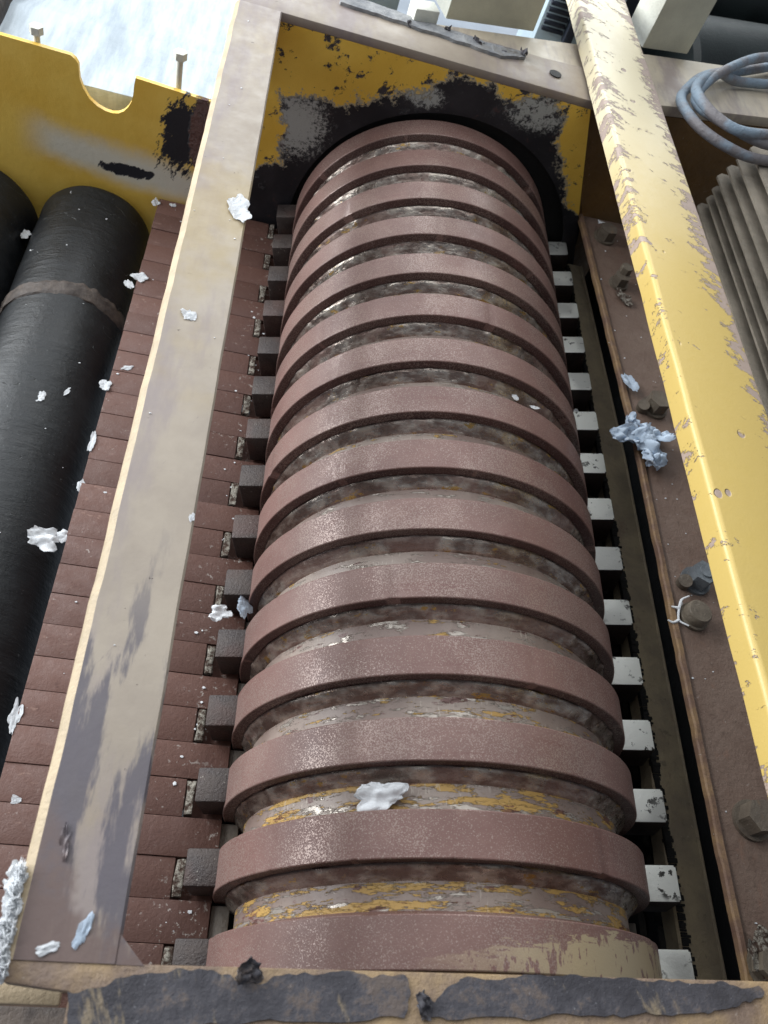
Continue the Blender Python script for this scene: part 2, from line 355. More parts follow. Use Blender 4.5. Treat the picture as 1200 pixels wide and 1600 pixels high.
M = dict(ring=m_ring(), flank=m_ring(True), core=m_core(), weld=m_weld(), tooth=m_tooth(), face=m_tooth_face(), slat=m_slat(),
    lint=m_lint(), rubber=m_rubber(), backplate=m_backplate(), yside=m_yellow_side(), beige=m_beige(),
    beam=m_beige('dusty beam paint', False, (176, 164, 144), (190, 180, 162)), bar=m_bar(), galv=m_galv(), gasket=m_gasket(), torn=m_torn(),
    cable=m_cable(), white=m_paper('white paper', (226, 229, 232)), blue=m_paper('pale blue paper', (190, 206, 224)),
    ochre=m_rust('ochre front rail paint', (112, 94, 82), (152, 128, 94), (96, 78, 70), 4),
    cream=simple('cream paint and lit edge', (192, 172, 142), .6, .15),
    plate=m_rust('brown side plate', (98, 77, 65), (112, 93, 81), (122, 88, 70), 1.7),
    lip=m_rust('rusty painted lip', (108, 82, 68), (140, 112, 78), (150, 120, 76), 6),
    rail=m_rust('olive rail paint', (128, 116, 98), (152, 138, 112), (110, 84, 70), 4),
    black=simple('black grease', (16, 15, 15), .65, .4, 9), screen=simple('black screen steel', (17, 16, 16), .6, .4, 8),
    slot=simple('dusty screen slot', (70, 64, 56), .8, .35, 14), bolt=m_rust('grimy bolt steel', (82, 72, 62), (106, 96, 82)),
    nut=m_rust('blue grey nut steel', (84, 88, 92), (112, 118, 122), (100, 90, 80)),
    fin=simple('dusty motor casting', (150, 140, 126), .75, .2, 4, 0, .006, .4), must=m_rust('brown mustard wall', (96, 68, 26), (112, 80, 32), (84, 62, 30), 1.6),
    wrap=m_rust('torn brown wrap', (60, 52, 48), (90, 79, 71), (100, 92, 86), 7), bolt_w=simple('white coated bolt', (214, 214, 202), .5, .08),
    post=simple('cream post paint', (190, 188, 168), .55, .12, 3), olive=simple('olive casing', (206, 202, 180), .6, .12, 2), green=simple('dark green rubber', (24, 34, 34), .45, .35, 2),
    navy=simple('dark blue housing', (34, 40, 54), .5, .3, 2), concrete=simple('workshop floor', (172, 180, 190), .6, .12, .6), cab=simple('pale cabinet', (160, 176, 184), .5, .1, 2),
    counter=m_rust('grey counter knife', (104, 98, 90), (128, 122, 114), (110, 92, 82)))

# ---------------------------------------------------------------- mesh helpers (all in modelling units, world axes)
WL = {}
def obj(name, bm, mats, parent=None, at=None, smooth=32, stuff=False):
    o_at = Vector(at) if at is not None else (WL[parent].copy() if parent else Vector())
    bmesh.ops.recalc_face_normals(bm, faces=bm.faces[:])
    for v in bm.verts: v.co = (v.co - o_at)*S
    lim = rad(smooth)
    for e in bm.edges:
        if len(e.link_faces) == 2: e.smooth = e.calc_face_angle(0) < lim
    for f in bm.faces: f.smooth = True
    me = bpy.data.meshes.new(name); bm.to_mesh(me); bm.free()
    for m in (mats if isinstance(mats, (list, tuple)) else [mats]): me.materials.append(M[m])
    o = bpy.data.objects.new(name, me); COL.objects.link(o)
    place(o, o_at, parent)
    if stuff: o['kind'] = 'stuff'
    return o
def place(o, at, parent=None):
    WL[o] = Vector(at)
    if parent: o.parent = parent; o.location = (Vector(at) - WL[parent])*S
    else: o.location = Vector(at)*S
def tag(o, label, cat, group=None):
    o['label'] = label; o['category'] = cat
    if group: o['group'] = group
    return o
def thing(name, label, cat, at, group=None):
    o = bpy.data.objects.new(name, None); o.empty_display_size = .05; COL.objects.link(o); place(o, at)
    return tag(o, label, cat, group)
def dup(o, at, parent=None):
    c = o.copy(); COL.objects.link(c); place(c, at, parent); return c
def bevel(bm, w, seg=2):
    if w > 0: bmesh.ops.bevel(bm, geom=bm.edges[:], offset=w, segments=seg, profile=.5, affect='EDGES')
    return bm
def box(x0, x1, y0, y1, z0, z1, bv=.008, seg=2, bm=None):
    b = bmesh.new(); bmesh.ops.create_cube(b, size=1)
    for v in b.verts:
        v.co = Vector((x0+(v.co.x+.5)*(x1-x0), y0+(v.co.y+.5)*(y1-y0), z0+(v.co.z+.5)*(z1-z0)))
    bevel(b, bv, seg)
    if bm is None: return b
    join(bm, b); return bm
def join(bm, b):
    me = bpy.data.meshes.new('tmp'); b.to_mesh(me); b.free(); bm.from_mesh(me); bpy.data.meshes.remove(me)
def prism(pts, d, bv=0.0):
    """closed polygon (list of 3-D points) pushed by the vector d"""
    b = bmesh.new(); d = Vector(d)
    a = [b.verts.new(p) for p in pts]; c = [b.verts.new(Vector(p)+d) for p in pts]
    f1 = b.faces.new(a); f2 = b.faces.new(c[::-1]); n = len(pts)
    for i in range(n): b.faces.new((a[i], c[i], c[(i+1) % n], a[(i+1) % n]))
    bmesh.ops.recalc_face_normals(b, faces=b.faces[:])
    if bv: bmesh.ops.bevel(b, geom=[e for e in b.edges], offset=bv, segments=2, profile=.5, affect='EDGES')
    bmesh.ops.triangulate(b, faces=[f for f in b.faces if len(f.verts) > 4])
    return b
def revolve(prof, n=160, cx=0, cz=0, closed=True, fn=None):
    """profile of (y, r) turned about the axis along Y"""
    b = bmesh.new(); rows = []
    for k in range(n):
        t = 2*pi*k/n; row = []
        for j, (y, r) in enumerate(prof):
            yy, rr = (y, r) if fn is None else fn(y, r, t, j)
            row.append(b.verts.new((cx+rr*sin(t), yy, cz+rr*cos(t))))
        rows.append(row)
    m = len(prof)
    for k in range(n):
        A_, B_ = rows[k], rows[(k+1) % n]
        for j in range(m if closed else m-1):
            b.faces.new((A_[j], A_[(j+1) % m], B_[(j+1) % m], B_[j]))
    return b
def tube(path, r, n=10, cap=True):
    b = bmesh.new(); rows = []; P = [Vector(p) for p in path]; up = Vector((0, .2, 1))
    for i, p in enumerate(P):
        t = (P[min(i+1, len(P)-1)] - P[max(i-1, 0)]).normalized()
        s = t.cross(up); s = s.normalized() if s.length > .05 else t.cross(Vector((1, 0, 0))).normalized()
        u = s.cross(t); rr = r(i/(len(P)-1)) if callable(r) else r
        rows.append([b.verts.new(p + (s*cos(2*pi*k/n)+u*sin(2*pi*k/n))*rr) for k in range(n)])
    for A_, B_ in zip(rows, rows[1:]):
        for k in range(n): b.faces.new((A_[k], A_[(k+1) % n], B_[(k+1) % n], B_[k]))
    if cap: b.faces.new(rows[0][::-1]); b.faces.new(rows[-1])
    return b
def spline(pts, k=8):
    P = [Vector(p) for p in pts]; P = [2*P[0]-P[1]] + P + [2*P[-1]-P[-2]]; out = []
    for i in range(1, len(P)-2):
        for j in range(k):
            t = j/k; a, b, c, d = P[i-1:i+3]
            out.append(.5*((2*b)+(c-a)*t+(2*a-5*b+4*c-d)*t*t+(3*b-a-3*c+d)*t**3))
    return out + [P[-2]]
def crumple(at, size, seed, rot=0.0, tilt=(0, 0), ridge=.5, sub=4, flat=.35):
    """a crumpled, torn flake: a flattened ball with sharp folds and an uneven outline"""
    b = bmesh.new(); bmesh.ops.create_icosphere(b, subdivisions=sub, radius=1)
    rnd = random.Random(seed); off = Vector((rnd.uniform(-50, 50), rnd.uniform(-50, 50), rnd.uniform(-50, 50)))
    R = Matrix.Rotation(rot, 3, 'Z') @ Matrix.Rotation(tilt[0], 3, 'X') @ Matrix.Rotation(tilt[1], 3, 'Y')
    sx, sy, sz = size[0]/2, size[1]/2, (size[2] if len(size) > 2 else flat*min(size[:2])/2)
    for v in b.verts:
        d = v.co.normalized(); a = math.atan2(d.y, d.x)
        o1 = mnoise.noise(Vector((cos(a)*1.3, sin(a)*1.3, 0))+off)
        o2 = mnoise.noise(Vector((cos(a)*4, sin(a)*4, 3))+off); o3 = mnoise.noise(Vector((cos(a)*11, sin(a)*11, 5))+off)
        rr = math.hypot(d.x, d.y); k = .92 + rr*(.55*o1 + .22*o2 + .12*o3)
        q = Vector((d.x*k, d.y*k, 0)); q3 = q*1.5+off*.3
        F, _ = mnoise.voronoi(q3); F2, _ = mnoise.voronoi(q*3.2+off*.7)
        z = d.z*.07 + ridge*(1.3*(F[1]-F[0]) + .4*(F2[1]-F2[0]) + 1.3*mnoise.noise(q*.9+off) + .5*rr*rr*o1 - .5)
        v.co = Vector(at) + R @ Vector((q.x*sx, q.y*sy, z*sz))
    return b
def hexhead(c, r, h, bm=None, turn=0.0, axis=Vector((0, 0, 1)), washer=True):
    b = bmesh.new(); c = Vector(c)
    pts = [c + Vector((r*cos(turn+k*pi/3), r*sin(turn+k*pi/3), .02)) for k in range(6)]
    p = prism(pts, (0, 0, h)); join(b, p)
    if washer:
        pw = prism([c + Vector((r*1.2*cos(k*pi/12), r*1.2*sin(k*pi/12), 0)) for k in range(24)], (0, 0, .02)); join(b, pw)
    return b
def wobbly(pts, amp, seed, sub=8):
    """polyline outline with an uneven, torn edge"""
    rnd = random.Random(seed); out = []; n = len(pts)
    for i in range(n):
        a, b = Vector(pts[i]), Vector(pts[(i+1) % n])
        for j in range(sub):
            p = a.lerp(b, j/sub); d = (b-a).normalized(); s = Vector((-d.y, d.x, 0))
            out.append(p + s*amp*(mnoise.noise(Vector((p.x*9, p.y*9, seed)))+.6*mnoise.noise(Vector((p.x*31, p.y*31, seed)))))
    return out

PITCH, WID = .366, .182
# ================================================================ setting
fl = obj('floor', box(-30, 40, -20, 60, -4.3, -4.2, 0), 'concrete'); fl['kind'] = 'structure'

# ================================================================ ROTOR
rotor = thing('shredder_rotor', 'long red brown ridged cutting drum with weld beads and rows of teeth', 'rotor', (0, 0, 0))
obj('core', revolve([(-5.35, .0005), (-5.35, .893), (.32, .893), (.32, .0005)], 160), 'core', rotor)
rp = [(-.012, .89), (-.006, .925), (0, .935), (0, .993), (.002, .998), (.006, 1.0), (WID-.006, 1.0), (WID-.002, .998), (WID, .993),
      (WID+.001, .945), (WID+.008, .918), (WID+.022, .899), (WID+.030, .885)]
def nick(y, r, t, j):
    if 3 <= j <= 9:
        q = Vector((sin(t)*9, cos(t)*9, 2.0 if j < 6 else 8.0)); n = mnoise.noise(q*1.7)
        k = max(0, n-.42)*(.035 if j in (3, 4, 5, 7, 8, 9) else 0)
        return y + (k if j < 6 else -k)*.6, r - k*.5 + .0012*mnoise.noise(q*.35)
    return y, r
rb = revolve(rp, 300, fn=nick)
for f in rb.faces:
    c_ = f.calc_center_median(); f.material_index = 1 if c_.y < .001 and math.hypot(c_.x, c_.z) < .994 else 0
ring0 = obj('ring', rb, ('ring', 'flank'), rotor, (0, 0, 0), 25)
for i in range(1, 15): dup(ring0, (0, -i*PITCH, 0), rotor).rotation_euler.y = i*2.4
def weld(i):
    rnd = random.Random(i*7+1); nb = rnd.randint(30, 40)
    stops = [rnd.uniform(-pi, pi) for _ in range(7)]
    prof = [(.001, .945), (-.004, .944), (-.011, .939), (-.021, .929), (-.032, .917), (-.043, .907), (-.054, .898), (-.062, .885)]
    amp = (0, .35, .9, 1, .8, .5, .25, 0)
    def fn(y, r, t, j):
        if j in (0, 7): return y - i*PITCH, r
        c_, s_ = cos(t), sin(t)
        w_ = nb*t/(2*pi) + 1.3*mnoise.noise(Vector((s_*4, c_*4, i*3.3))) + (j-3)**2*.05
        rip = .5-.5*cos(2*pi*w_)
        n = mnoise.noise(Vector((s_*3.5, c_*3.5, i*5.1))); n2 = mnoise.noise(Vector((s_*11, c_*11, i*2.7+j*.35)))
        rr = r + amp[j]*(.005*rip + .006*n + .003*n2)
        for q in stops:
            d = (t-pi-q)/.04
            if -1 < d < 2.4: rr += amp[j]*.010*math.exp(-d*d*2.2)
        return y - i*PITCH - .010*n*(j/7) + .004*n2, rr
    return revolve(prof, 420, fn=fn)
for i in range(14): obj('weld_bead', weld(i), 'weld', rotor, (0, -i*PITCH, 0), 60)
def tilted(x0, x1, z0, z1, y0, y1, bv=.01):
    b = box(x0, x1, y0, y1, z0, z1, bv)
    for v in b.verts: v.co = RT @ v.co
    return b
tl = obj('tooth', tilted(-1.100, -.94, .075, .30, .022, .184), 'tooth', rotor, (0, 0, 0))
for i in range(1, 15): dup(tl, (0, -i*PITCH, 0), rotor)
tb = tilted(.93, 1.205, -.30, -.04, .045, .215, .012)
tb.faces.ensure_lookup_table(); upv = RT @ Vector((0, 0, 1))
bmesh.ops.recalc_face_normals(tb, faces=tb.faces[:])
for f in tb.faces: f.material_index = 1 if f.normal.dot(upv) > .9 else 0
tr = obj('tooth', tb, ('tooth', 'face'), rotor, (0, 0, 0)); tr['label'] = 'tooth with a pale ground upper face'
for i in range(1, 15): dup(tr, (0, -i*PITCH, 0), rotor)

# ================================================================ COMB BED (slats left of the rotor)
bed = thing('comb_bed', 'bed of red brown slats left of the drum with lint in its slots', 'slatted bed', (-1.6, -2.4, -.5))
rnd = random.Random(4)
obj('base_plate', box(-2.02, -.985, -5.2, .19, -.40, -.225, .004), 'slat', bed)
hp = PITCH/2
slats = {}
for k in range(0, 29):
    y0 = -(k)*hp; y1 = y0+hp; short = (k % 2 == 0)
    g_ = .0025
    if short not in slats:
        slats[short] = obj('slat', box(-2.03, -1.178 if short else -.988, g_/2, hp-g_/2, -.222, -.19, .003), 'slat', bed, (-1.6, 0, -.19))
        slats[short].data.name = 'slat'; o = slats[short]; place(o, (-1.6, y0, -.19), bed)
    else: o = dup(slats[short], (-1.6, y0, -.19), bed)
    p = WL[o] + Vector((rnd.uniform(-.003, .002), 0, rnd.uniform(-.003, .002))); place(o, p, bed)
    o.rotation_euler = (rnd.uniform(-.014, .014), rnd.uniform(-.004, .004), rnd.uniform(-.004, .004))
def lip_mesh(seed):
    b = box(-1.172, -1.132, .012, .172, -.34, -.182, .004)
    bmesh.ops.subdivide_edges(b, edges=b.edges[:], cuts=2, use_grid_fill=True)
    for v in b.verts:
        if v.co.z > -.19: v.co += Vector((.009*mnoise.noise(v.co*23+Vector((seed, 0, 0))), .006*mnoise.noise(v.co*31), .016*mnoise.noise(v.co*19+Vector((0, seed*3, 0)))))
    return b
for i in range(15):
    o = obj('slot_lip', lip_mesh(i*1.7), 'lint', bed, (-1.18, 0, -.19)); place(o, (-1.18, -i*PITCH, -.19), bed)
ck = obj('counter_knife', box(-.985, -.90, WID+.012, PITCH-.012, -.30, -.21, .006), 'counter', bed, (-.95, 0, -.21))
place(ck, (-.95, 0-PITCH, -.21), bed)
for i in range(2, 15): dup(ck, (-.95, -i*PITCH, -.21), bed)

# ================================================================ RUBBER ROLLERS
def roller(name, label, cx, cz, r, yend, bulge=.07):
    t = thing(name, label, 'roller', (cx, -2.5, cz))
    prof = [(-6.2, .001), (-6.2, r)]
    for q in range(40): prof.append((-6.1+q*(yend-bulge+6.1)/40, r))
    for q in range(7):
        a = q/6*pi/2; prof.append((yend-bulge+bulge*sin(a), r-bulge+bulge*cos(a)))
    prof.append((yend, .001))
    def fn(y, rr, t_, j):
        if rr < .05: return y, rr
        return y, rr + .006*mnoise.noise(Vector((sin(t_)*1.5, y*2.2, cos(t_)*1.5))) + .004*mnoise.noise(Vector((sin(t_)*.6, y*9, cos(t_)*.6)))
    obj('body', revolve(prof, 72, cx, cz, False, fn), 'rubber', t)
    return t
ro = roller('rubber_roller', 'black rubber roller with a torn brown band, beside the slatted bed', -2.49, -.60, .42, .17)
wp = [(-.075, .418), (-.06, .428), (-.03, .434), (0, .432), (.03, .436), (.055, .428), (.07, .418)]
obj('wrap_band', revolve(wp, 180, -2.49, -.60, False, lambda y, r, t, j: (y-1.02+.10*sin(t+.4)*.35+.03*mnoise.noise(Vector((sin(t)*2.5, cos(t)*2.5, j*.4)))+.05*mnoise.noise(Vector((sin(t)*9, cos(t)*9, 0)))*(.4 if j > 3 else .2), r+.008*mnoise.noise(Vector((sin(t)*8, cos(t)*8, j*.9))))), 'wrap', ro)
roller('rubber_roller', 'black rubber roller in the dark at the far left edge', -3.42, -.66, .50, .16)

# ================================================================ HOOD FRAME
hood = thing('hood_frame', 'beige hood frame of flat rails with a worn yellow back plate round the drum', 'machine frame', (-1.5, -2.5, 1.4))
FT, FB = 1.40, 1.335
# left rail: flat with a chamfered outer edge, coloured paler as if lit
def loft(secs):
    b = bmesh.new(); rows = [[b.verts.new(p) for p in s_] for s_ in secs]; n = len(secs[0])
    for A_, B_ in zip(rows, rows[1:]):
        for k in range(n): b.faces.new((A_[k], A_[(k+1) % n], B_[(k+1) % n], B_[k]))
    b.faces.new(rows[0][::-1]); b.faces.new(rows[-1]); return b
secs = []
for q in range(61):
    y = -5.193 + q/60*(.2+5.193)
    w1 = .004*mnoise.noise(Vector((y*4, 0, 0)))+.003*mnoise.noise(Vector((y*15, 0, 0))); w2 = .004*mnoise.noise(Vector((y*3.3, 9, 0)))
    L, R_ = -1.617+w1, -1.340+w2
    secs.append([(L-.022, y, FB), (L-.022, y, FT-.035), (L-.012, y, FT-.012), (L+.008, y, FT), (R_-.008, y, FT), (R_, y, FT-.008), (R_, y, FB)])
lr = loft(secs)
bmesh.ops.recalc_face_normals(lr, faces=lr.faces[:])
for f in lr.faces: f.material_index = 1 if (f.normal.x < -.3) else 0
obj('side_rail', lr, ('beige', 'cream'), hood, smooth=20)
obj('rail_web', box(-1.60, -1.56, -5.19, .19, 1.05, FB-.002, .004), 'cream', hood)
# front rail with the weld gusset in its corner
fr_o = [(-1.634, -5.19), (-1.34, -5.19), (-1.285, -5.19), (.2, -5.166), (.62, -5.158), (1.4, -5.15), (1.4, -5.62), (-1.45, -5.62), (-1.45, -5.262), (-1.62, -5.246)]
obj('front_rail', prism([(x, y, FT-.003) for x, y in fr_o], (0, 0, -.06), .006), 'ochre', hood)
obj('corner_gusset', prism([(-1.345, -5.194, FT-.002), (-1.345, -5.12, FT-.002), (-1.27, -5.194, FT-.002)], (0, 0, -.05)), 'beige', hood)
obj('front_web', box(-1.46, 1.4, -5.66, -5.625, .2, FB, .004), 'beige', hood)
# gasket strips on the front rail
g1 = [(-1.455, -5.262, 0), (-1.30, -5.222, 0), (-1.20, -5.203, 0), (-1.09, -5.198, 0), (-1.03, -5.214, 0), (-.985, -5.222, 0), (-.86, -5.196, 0), (-.72, -5.191, 0), (-.66, -5.186, 0), (-.53, -5.188, 0), (-.51, -5.24, 0), (-.53, -5.30, 0), (-.95, -5.318, 0), (-1.44, -5.345, 0)]
g2 = [(-.475, -5.225, 0), (-.44, -5.25, 0), (-.36, -5.184, 0), (-.05, -5.176, 0), (.24, -5.166, 0), (.5, -5.168, 0), (.66, -5.172, 0), (.675, -5.19, 0), (.60, -5.222, 0), (.44, -5.252, 0), (.1, -5.27, 0), (-.4, -5.296, 0), (-.48, -5.30, 0)]
for k, gp in enumerate((g1, g2)):
    obj('gasket', prism([(p.x, p.y, FT-.001) for p in wobbly(gp, .017, k*5+2, 12)], (0, 0, .004)), 'gasket', hood, smooth=50)
obj('gasket_flap', crumple((-.985, -5.205, 1.42), (.085, .07, .03), 31, .4, (.3, .4), .7), 'gasket', hood, smooth=60)
obj('gasket_flap', crumple((-.475, -5.262, 1.415), (.05, .075, .025), 32, .2, (.1, .3), .7), 'gasket', hood, smooth=60)
obj('gasket_flap', crumple((-1.545, -4.90, 1.405), (.03, .13, .02), 35, .1, (.1, -.5), .4), 'beige', hood, smooth=60)
# back flange
bf = [(-1.345, .2), (-1.617, .2), (-1.62, .30), (-1.62, .75), (-1.0, .665), (-.4, .655), (.15, .63), (.52, .62), (.9, .66), (1.1, .66), (1.1, .2)]
obj('back_flange', prism([(x, y, FT-.002) for x, y in bf], (0, 0, -.06), .006), 'beige', hood)
fh = obj('bolt_hole', revolve([(.0, .0005), (.0, .045), (.006, .045), (.006, .0005)], 20), 'black', hood, (0, 0, 0))
fh.rotation_euler = (pi/2, 0, 0); place(fh, (.58, .42, FT+.002), hood); fh.data.transform(Matrix.Translation((0, 0, 0)))
tg = [(-.985, .60, 0), (-.97, .525, 0), (-.90, .50, 0), (-.70, .50, 0), (-.487, .485, 0), (-.212, .465, 0), (.0, .44, 0), (.16, .425, 0), (.30, .47, 0), (.36, .50, 0), (.345, .575, 0), (.10, .56, 0), (-.21, .58, 0), (-.487, .61, 0), (-.851, .64, 0)]
obj('gasket', prism([(p.x, p.y, FT-.001) for p in wobbly(tg, .02, 17, 7)], (0, 0, .022)), 'torn', hood, smooth=50)
for k, (x, y, s_, h) in enumerate(((-.48, .50, .07, .05), (-.22, .56, .05, .09), (.0, .53, .10, .08), (.34, .53, .06, .11), (.2, .5, .05, .04))):
    obj('gasket_flap', crumple((x, y, FT+h*.35), (s_, s_*.8, h*.8), 60+k, k*.8, (.4, .3), .35), 'gasket', hood, smooth=60)
# back plate with its round opening
def backplate():
    b = bmesh.new(); N = 96; cx, cz, hr = .07, -.06, 1.115
    outer = []
    xl, zb, zt = -1.49, -1.6, FT-.062
    ts = sorted([2*pi*k/(N-3) for k in range(N-3)] + [math.atan2(px-cx, pz-cz) % (2*pi) for px, pz in ((xl, zt), (xl, zb), (.852, zt))])
    for t in ts:
        dx, dz = sin(t), cos(t); best = 9
        if dx < -1e-6: best = min(best, (xl-cx)/dx)
        if dz > 1e-6: best = min(best, (zt-cz)/dz)
        if dz < -1e-6: best = min(best, (zb-cz)/dz)
        # slanting right edge from (.835,1.40) to (1.20,.42) and down
        ex, ez, nx, nz = 1.141, .569, .937, .351
        den = dx*nx+dz*nz
        if den > 1e-6: best = min(best, max(((ex-cx)*nx+(ez-cz)*nz)/den, hr+.02))
        outer.append((cx+dx*best, cz+dz*best))
    rows = []
    for y in (.2, .235):
        hole = [b.verts.new((cx+hr*sin(t), y, cz+hr*cos(t))) for t in ts]
        out = [b.verts.new((p[0], y, p[1])) for p in outer]; rows.append((hole, out))
    for (h, o), fl_ in ((rows[0], 1), (rows[1], 0)):
        for k in range(N): q = (k+1) % N; b.faces.new((h[k], h[q], o[q], o[k]))
    for s_ in (0, 1):
        for k in range(N): q = (k+1) % N; b.faces.new((rows[0][s_][k], rows[0][s_][q], rows[1][s_][q], rows[1][s_][k]))
    return b
obj('back_plate', backplate(), 'backplate', hood)
obj('bearing_housing', revolve([(.25, .3), (.25, 1.3), (.5, 1.3), (.5, .3)], 64), 'black', hood)

# ================================================================ RIGHT CROSS BAR
secs = []
for q in range(81):
    y = -5.9 + q/80*8.6; t = q/80
    L = .858-.058*(y+4.6)/5.9 + .004*mnoise.noise(Vector((y*3, 0, 4)))+.002*mnoise.noise(Vector((y*14, 0, 4)))
    R_ = 1.297-.05*max(0, (y+2.7))/4.3 + .004*mnoise.noise(Vector((y*3, 5, 4)))
    Z = 1.55; sec = []
    for (cx, cz, a0) in ((L+.028, Z-.028, pi), (R_-.015, Z-.015, pi/2)):
        r_ = .028 if a0 == pi else .015
        for k in range(6): a = a0-k/5*pi/2; sec.append((cx+r_*cos(a), y, cz+r_*sin(a)))
    sec += [(R_, y, Z-.13), (L, y, Z-.13)]
    secs.append(sec)
bar = obj('cross_bar', loft(secs), 'bar', None, (1.0, -1.6, 1.45), smooth=40)
tag(bar, 'pale yellow chipped box bar crossing over the right side of the drum', 'bar')

# ================================================================ RIGHT SIDE PLATE, RAIL AND SCREEN
sp = thing('side_plate', 'brown side plate with bolts, under the yellow bar', 'machine plate', (1.6, -2.5, .5))
obj('plate', prism([(1.28, -5.2, .5), (2.3, -5.2, .5), (2.3, .52, .5), (1.55, .285, .5), (1.19, .262, .5), (1.275, -2.0, .5)], (0, 0, -.03), .004), 'plate', sp)
secs = []
for q in range(91):
    y = -5.2 + q/90*5.46; w1 = .007*mnoise.noise(Vector((y*5, 2, 0)))+.004*mnoise.noise(Vector((y*19, 2, 0)))
    x0 = 1.170+.088*min(1, (.26-y)/2.3)+w1; x1 = x0+.034-w1*.5
    secs.append([(x0, y, .482), (x0, y, .512+w1), (x0+.008, y, .520+w1), (x1, y, .518), (x1, y, .482)])
obj('lip', loft(secs), 'lip', sp)
obj('lip_wall', box(1.50, 1.54, -5.2, .26, -.1, .436, .003), 'black', sp)
def bolt_at(x, y, r, h, turn, mat, stud=0.0):
    b = hexhead((x, y, .5), r, h, None, turn)
    o = obj('bolt', b, mat, sp, (x, y, .5), 40)
    if stud: obj('stud', tube([(x, y, .5+h), (x, y, .5+h+stud)], r*.52, 14), mat, o, (x, y, .5))
    return o
bolt_at(1.36, .03, .072, .08, .3, 'bolt'); bolt_at(1.395, -.50, .062, .07, .1, 'bolt'); bolt_at(1.41, -.46, .045, .12, .5, 'bolt')
bolt_at(1.455, -1.72, .078, .085, .2, 'bolt'); bolt_at(1.47, -3.04, .075, .10, .6, 'nut', .03); bolt_at(1.475, -4.37, .082, .09, .1, 'bolt'); bolt_at(1.36, -5.0, .07, .08, .3, 'bolt')
b = revolve([(0, .0005), (0, .086), (.022, .086), (.026, .074), (.075, .072), (.085, .064), (.088, .0005)], 36)
for v in b.verts: v.co = Vector((v.co.x+1.405, v.co.z-3.28, v.co.y+.5))
o = obj('bolt', b, 'bolt', sp, (1.405, -3.28, .5), 40); o['label'] = 'round capped bolt'
for x, y in ((1.40, -1.73), (1.42, -3.05)):
    obj('stud', tube([(x-.035, y-.02, .5), (x-.05, y-.03, .56)], .04, 14), 'bolt', sp, (x, y, .5))
# inner rail
rl = thing('inner_rail', 'olive painted rail beside the right hand teeth, black with grease at its edge', 'rail', (1.34, -2.5, .1))
secs = []
for q in range(121):
    y = -5.2 + q/120*5.38; w1 = .010*mnoise.noise(Vector((y*4, 7, 0)))+.005*mnoise.noise(Vector((y*40, 7, 0)))
    t_ = min(1, (.18-y)/2.0); x0 = 1.262-.035*(q <= 60)*(1-q/60)+w1; x1 = 1.388+.062*t_
    secs.append([(x0, y, -.02), (x0, y, .09), (x0+.01, y, .1), (x1-.012, y, .1), (x1-.003, y, .112), (x1+.008, y, .1), (x1+.008, y, -.02)])
rb_ = loft(secs)
obj('rail_body', rb_, 'rail', rl)
gb = bmesh.new(); rnd = random.Random(8)
for q in range(420):
    y = -5.15 + q/420*5.3; l_ = rnd.uniform(.008, .03)*(1.2 if y < -2.4 else .6)
    join(gb, box(1.245, 1.262+l_, y, y+rnd.uniform(.008, .02), .08, .104+rnd.uniform(0, .006), 0))
obj('grease_fringe', gb, 'black', rl, stuff=True)
obj('gap_floor', box(1.445, 1.9, -5.2, .2, -.3, -.2, 0), 'black', rl)
# screen
scn = thing('perforated_screen', 'black curved screen with dusty oval slots under the right hand teeth', 'screen', (1.2, -2.5, -.3))
b = bmesh.new(); N = 24; rr = 1.36; va = []
for k in range(N+1):
    a = rad(95 + k*6.9)
    va.append([(b.verts.new((rr*q*sin(a), yy, rr*q*cos(a)))) for yy in (-5.25, .19) for q in (1, 1.04)])
for k in range(N):
    A_, B_ = va[k], va[k+1]
    for i_, j_ in ((0, 2), (2, 3), (3, 1), (1, 0)): b.faces.new((A_[i_], A_[j_], B_[j_], B_[i_]))
obj('screen_plate', b, 'screen', scn)
def capsule(l, w, h, n=6):
    pts = [(w*cos(pi*k/n), l+w*sin(pi*k/n), 0) for k in range(n+1)]+[(w*cos(pi+pi*k/n), -l+w*sin(pi+pi*k/n), 0) for k in range(n+1)]
    return prism(pts, (0, 0, h))
cap = None
for row in range(30):
    for c_ in range(4):
        a = rad(99 + c_*5.5); y = -.05 - row*.176 - (.088 if c_ % 2 else 0); r_ = rr-.006
        p = (r_*sin(a), y, r_*cos(a))
        if cap is None:
            cap = obj('screen_slot', capsule(.042, .024, .004), 'slot', scn, (0, 0, 0)); o = cap
        else: o = cap.copy(); COL.objects.link(o)
        place(o, p, scn); o.rotation_euler = (0, a+pi, 0)
for i in range(1, 14):
    y = -i*PITCH - PITCH + WID
    if i == 1:
        ckr = obj('counter_knife', tilted(.90, .935, -.40, -.12, .03, .15, .004), 'counter', scn, (0, 0, 0)); place(ckr, (0, y, 0), scn)
        ckr2 = obj('counter_knife', tilted(.955, .99, -.40, -.12, .03, .15, .004), 'counter', scn, (0, 0, 0)); place(ckr2, (0, y, 0), scn)
    else: dup(ckr, (0, y, 0), scn); dup(ckr2, (0, y, 0), scn)

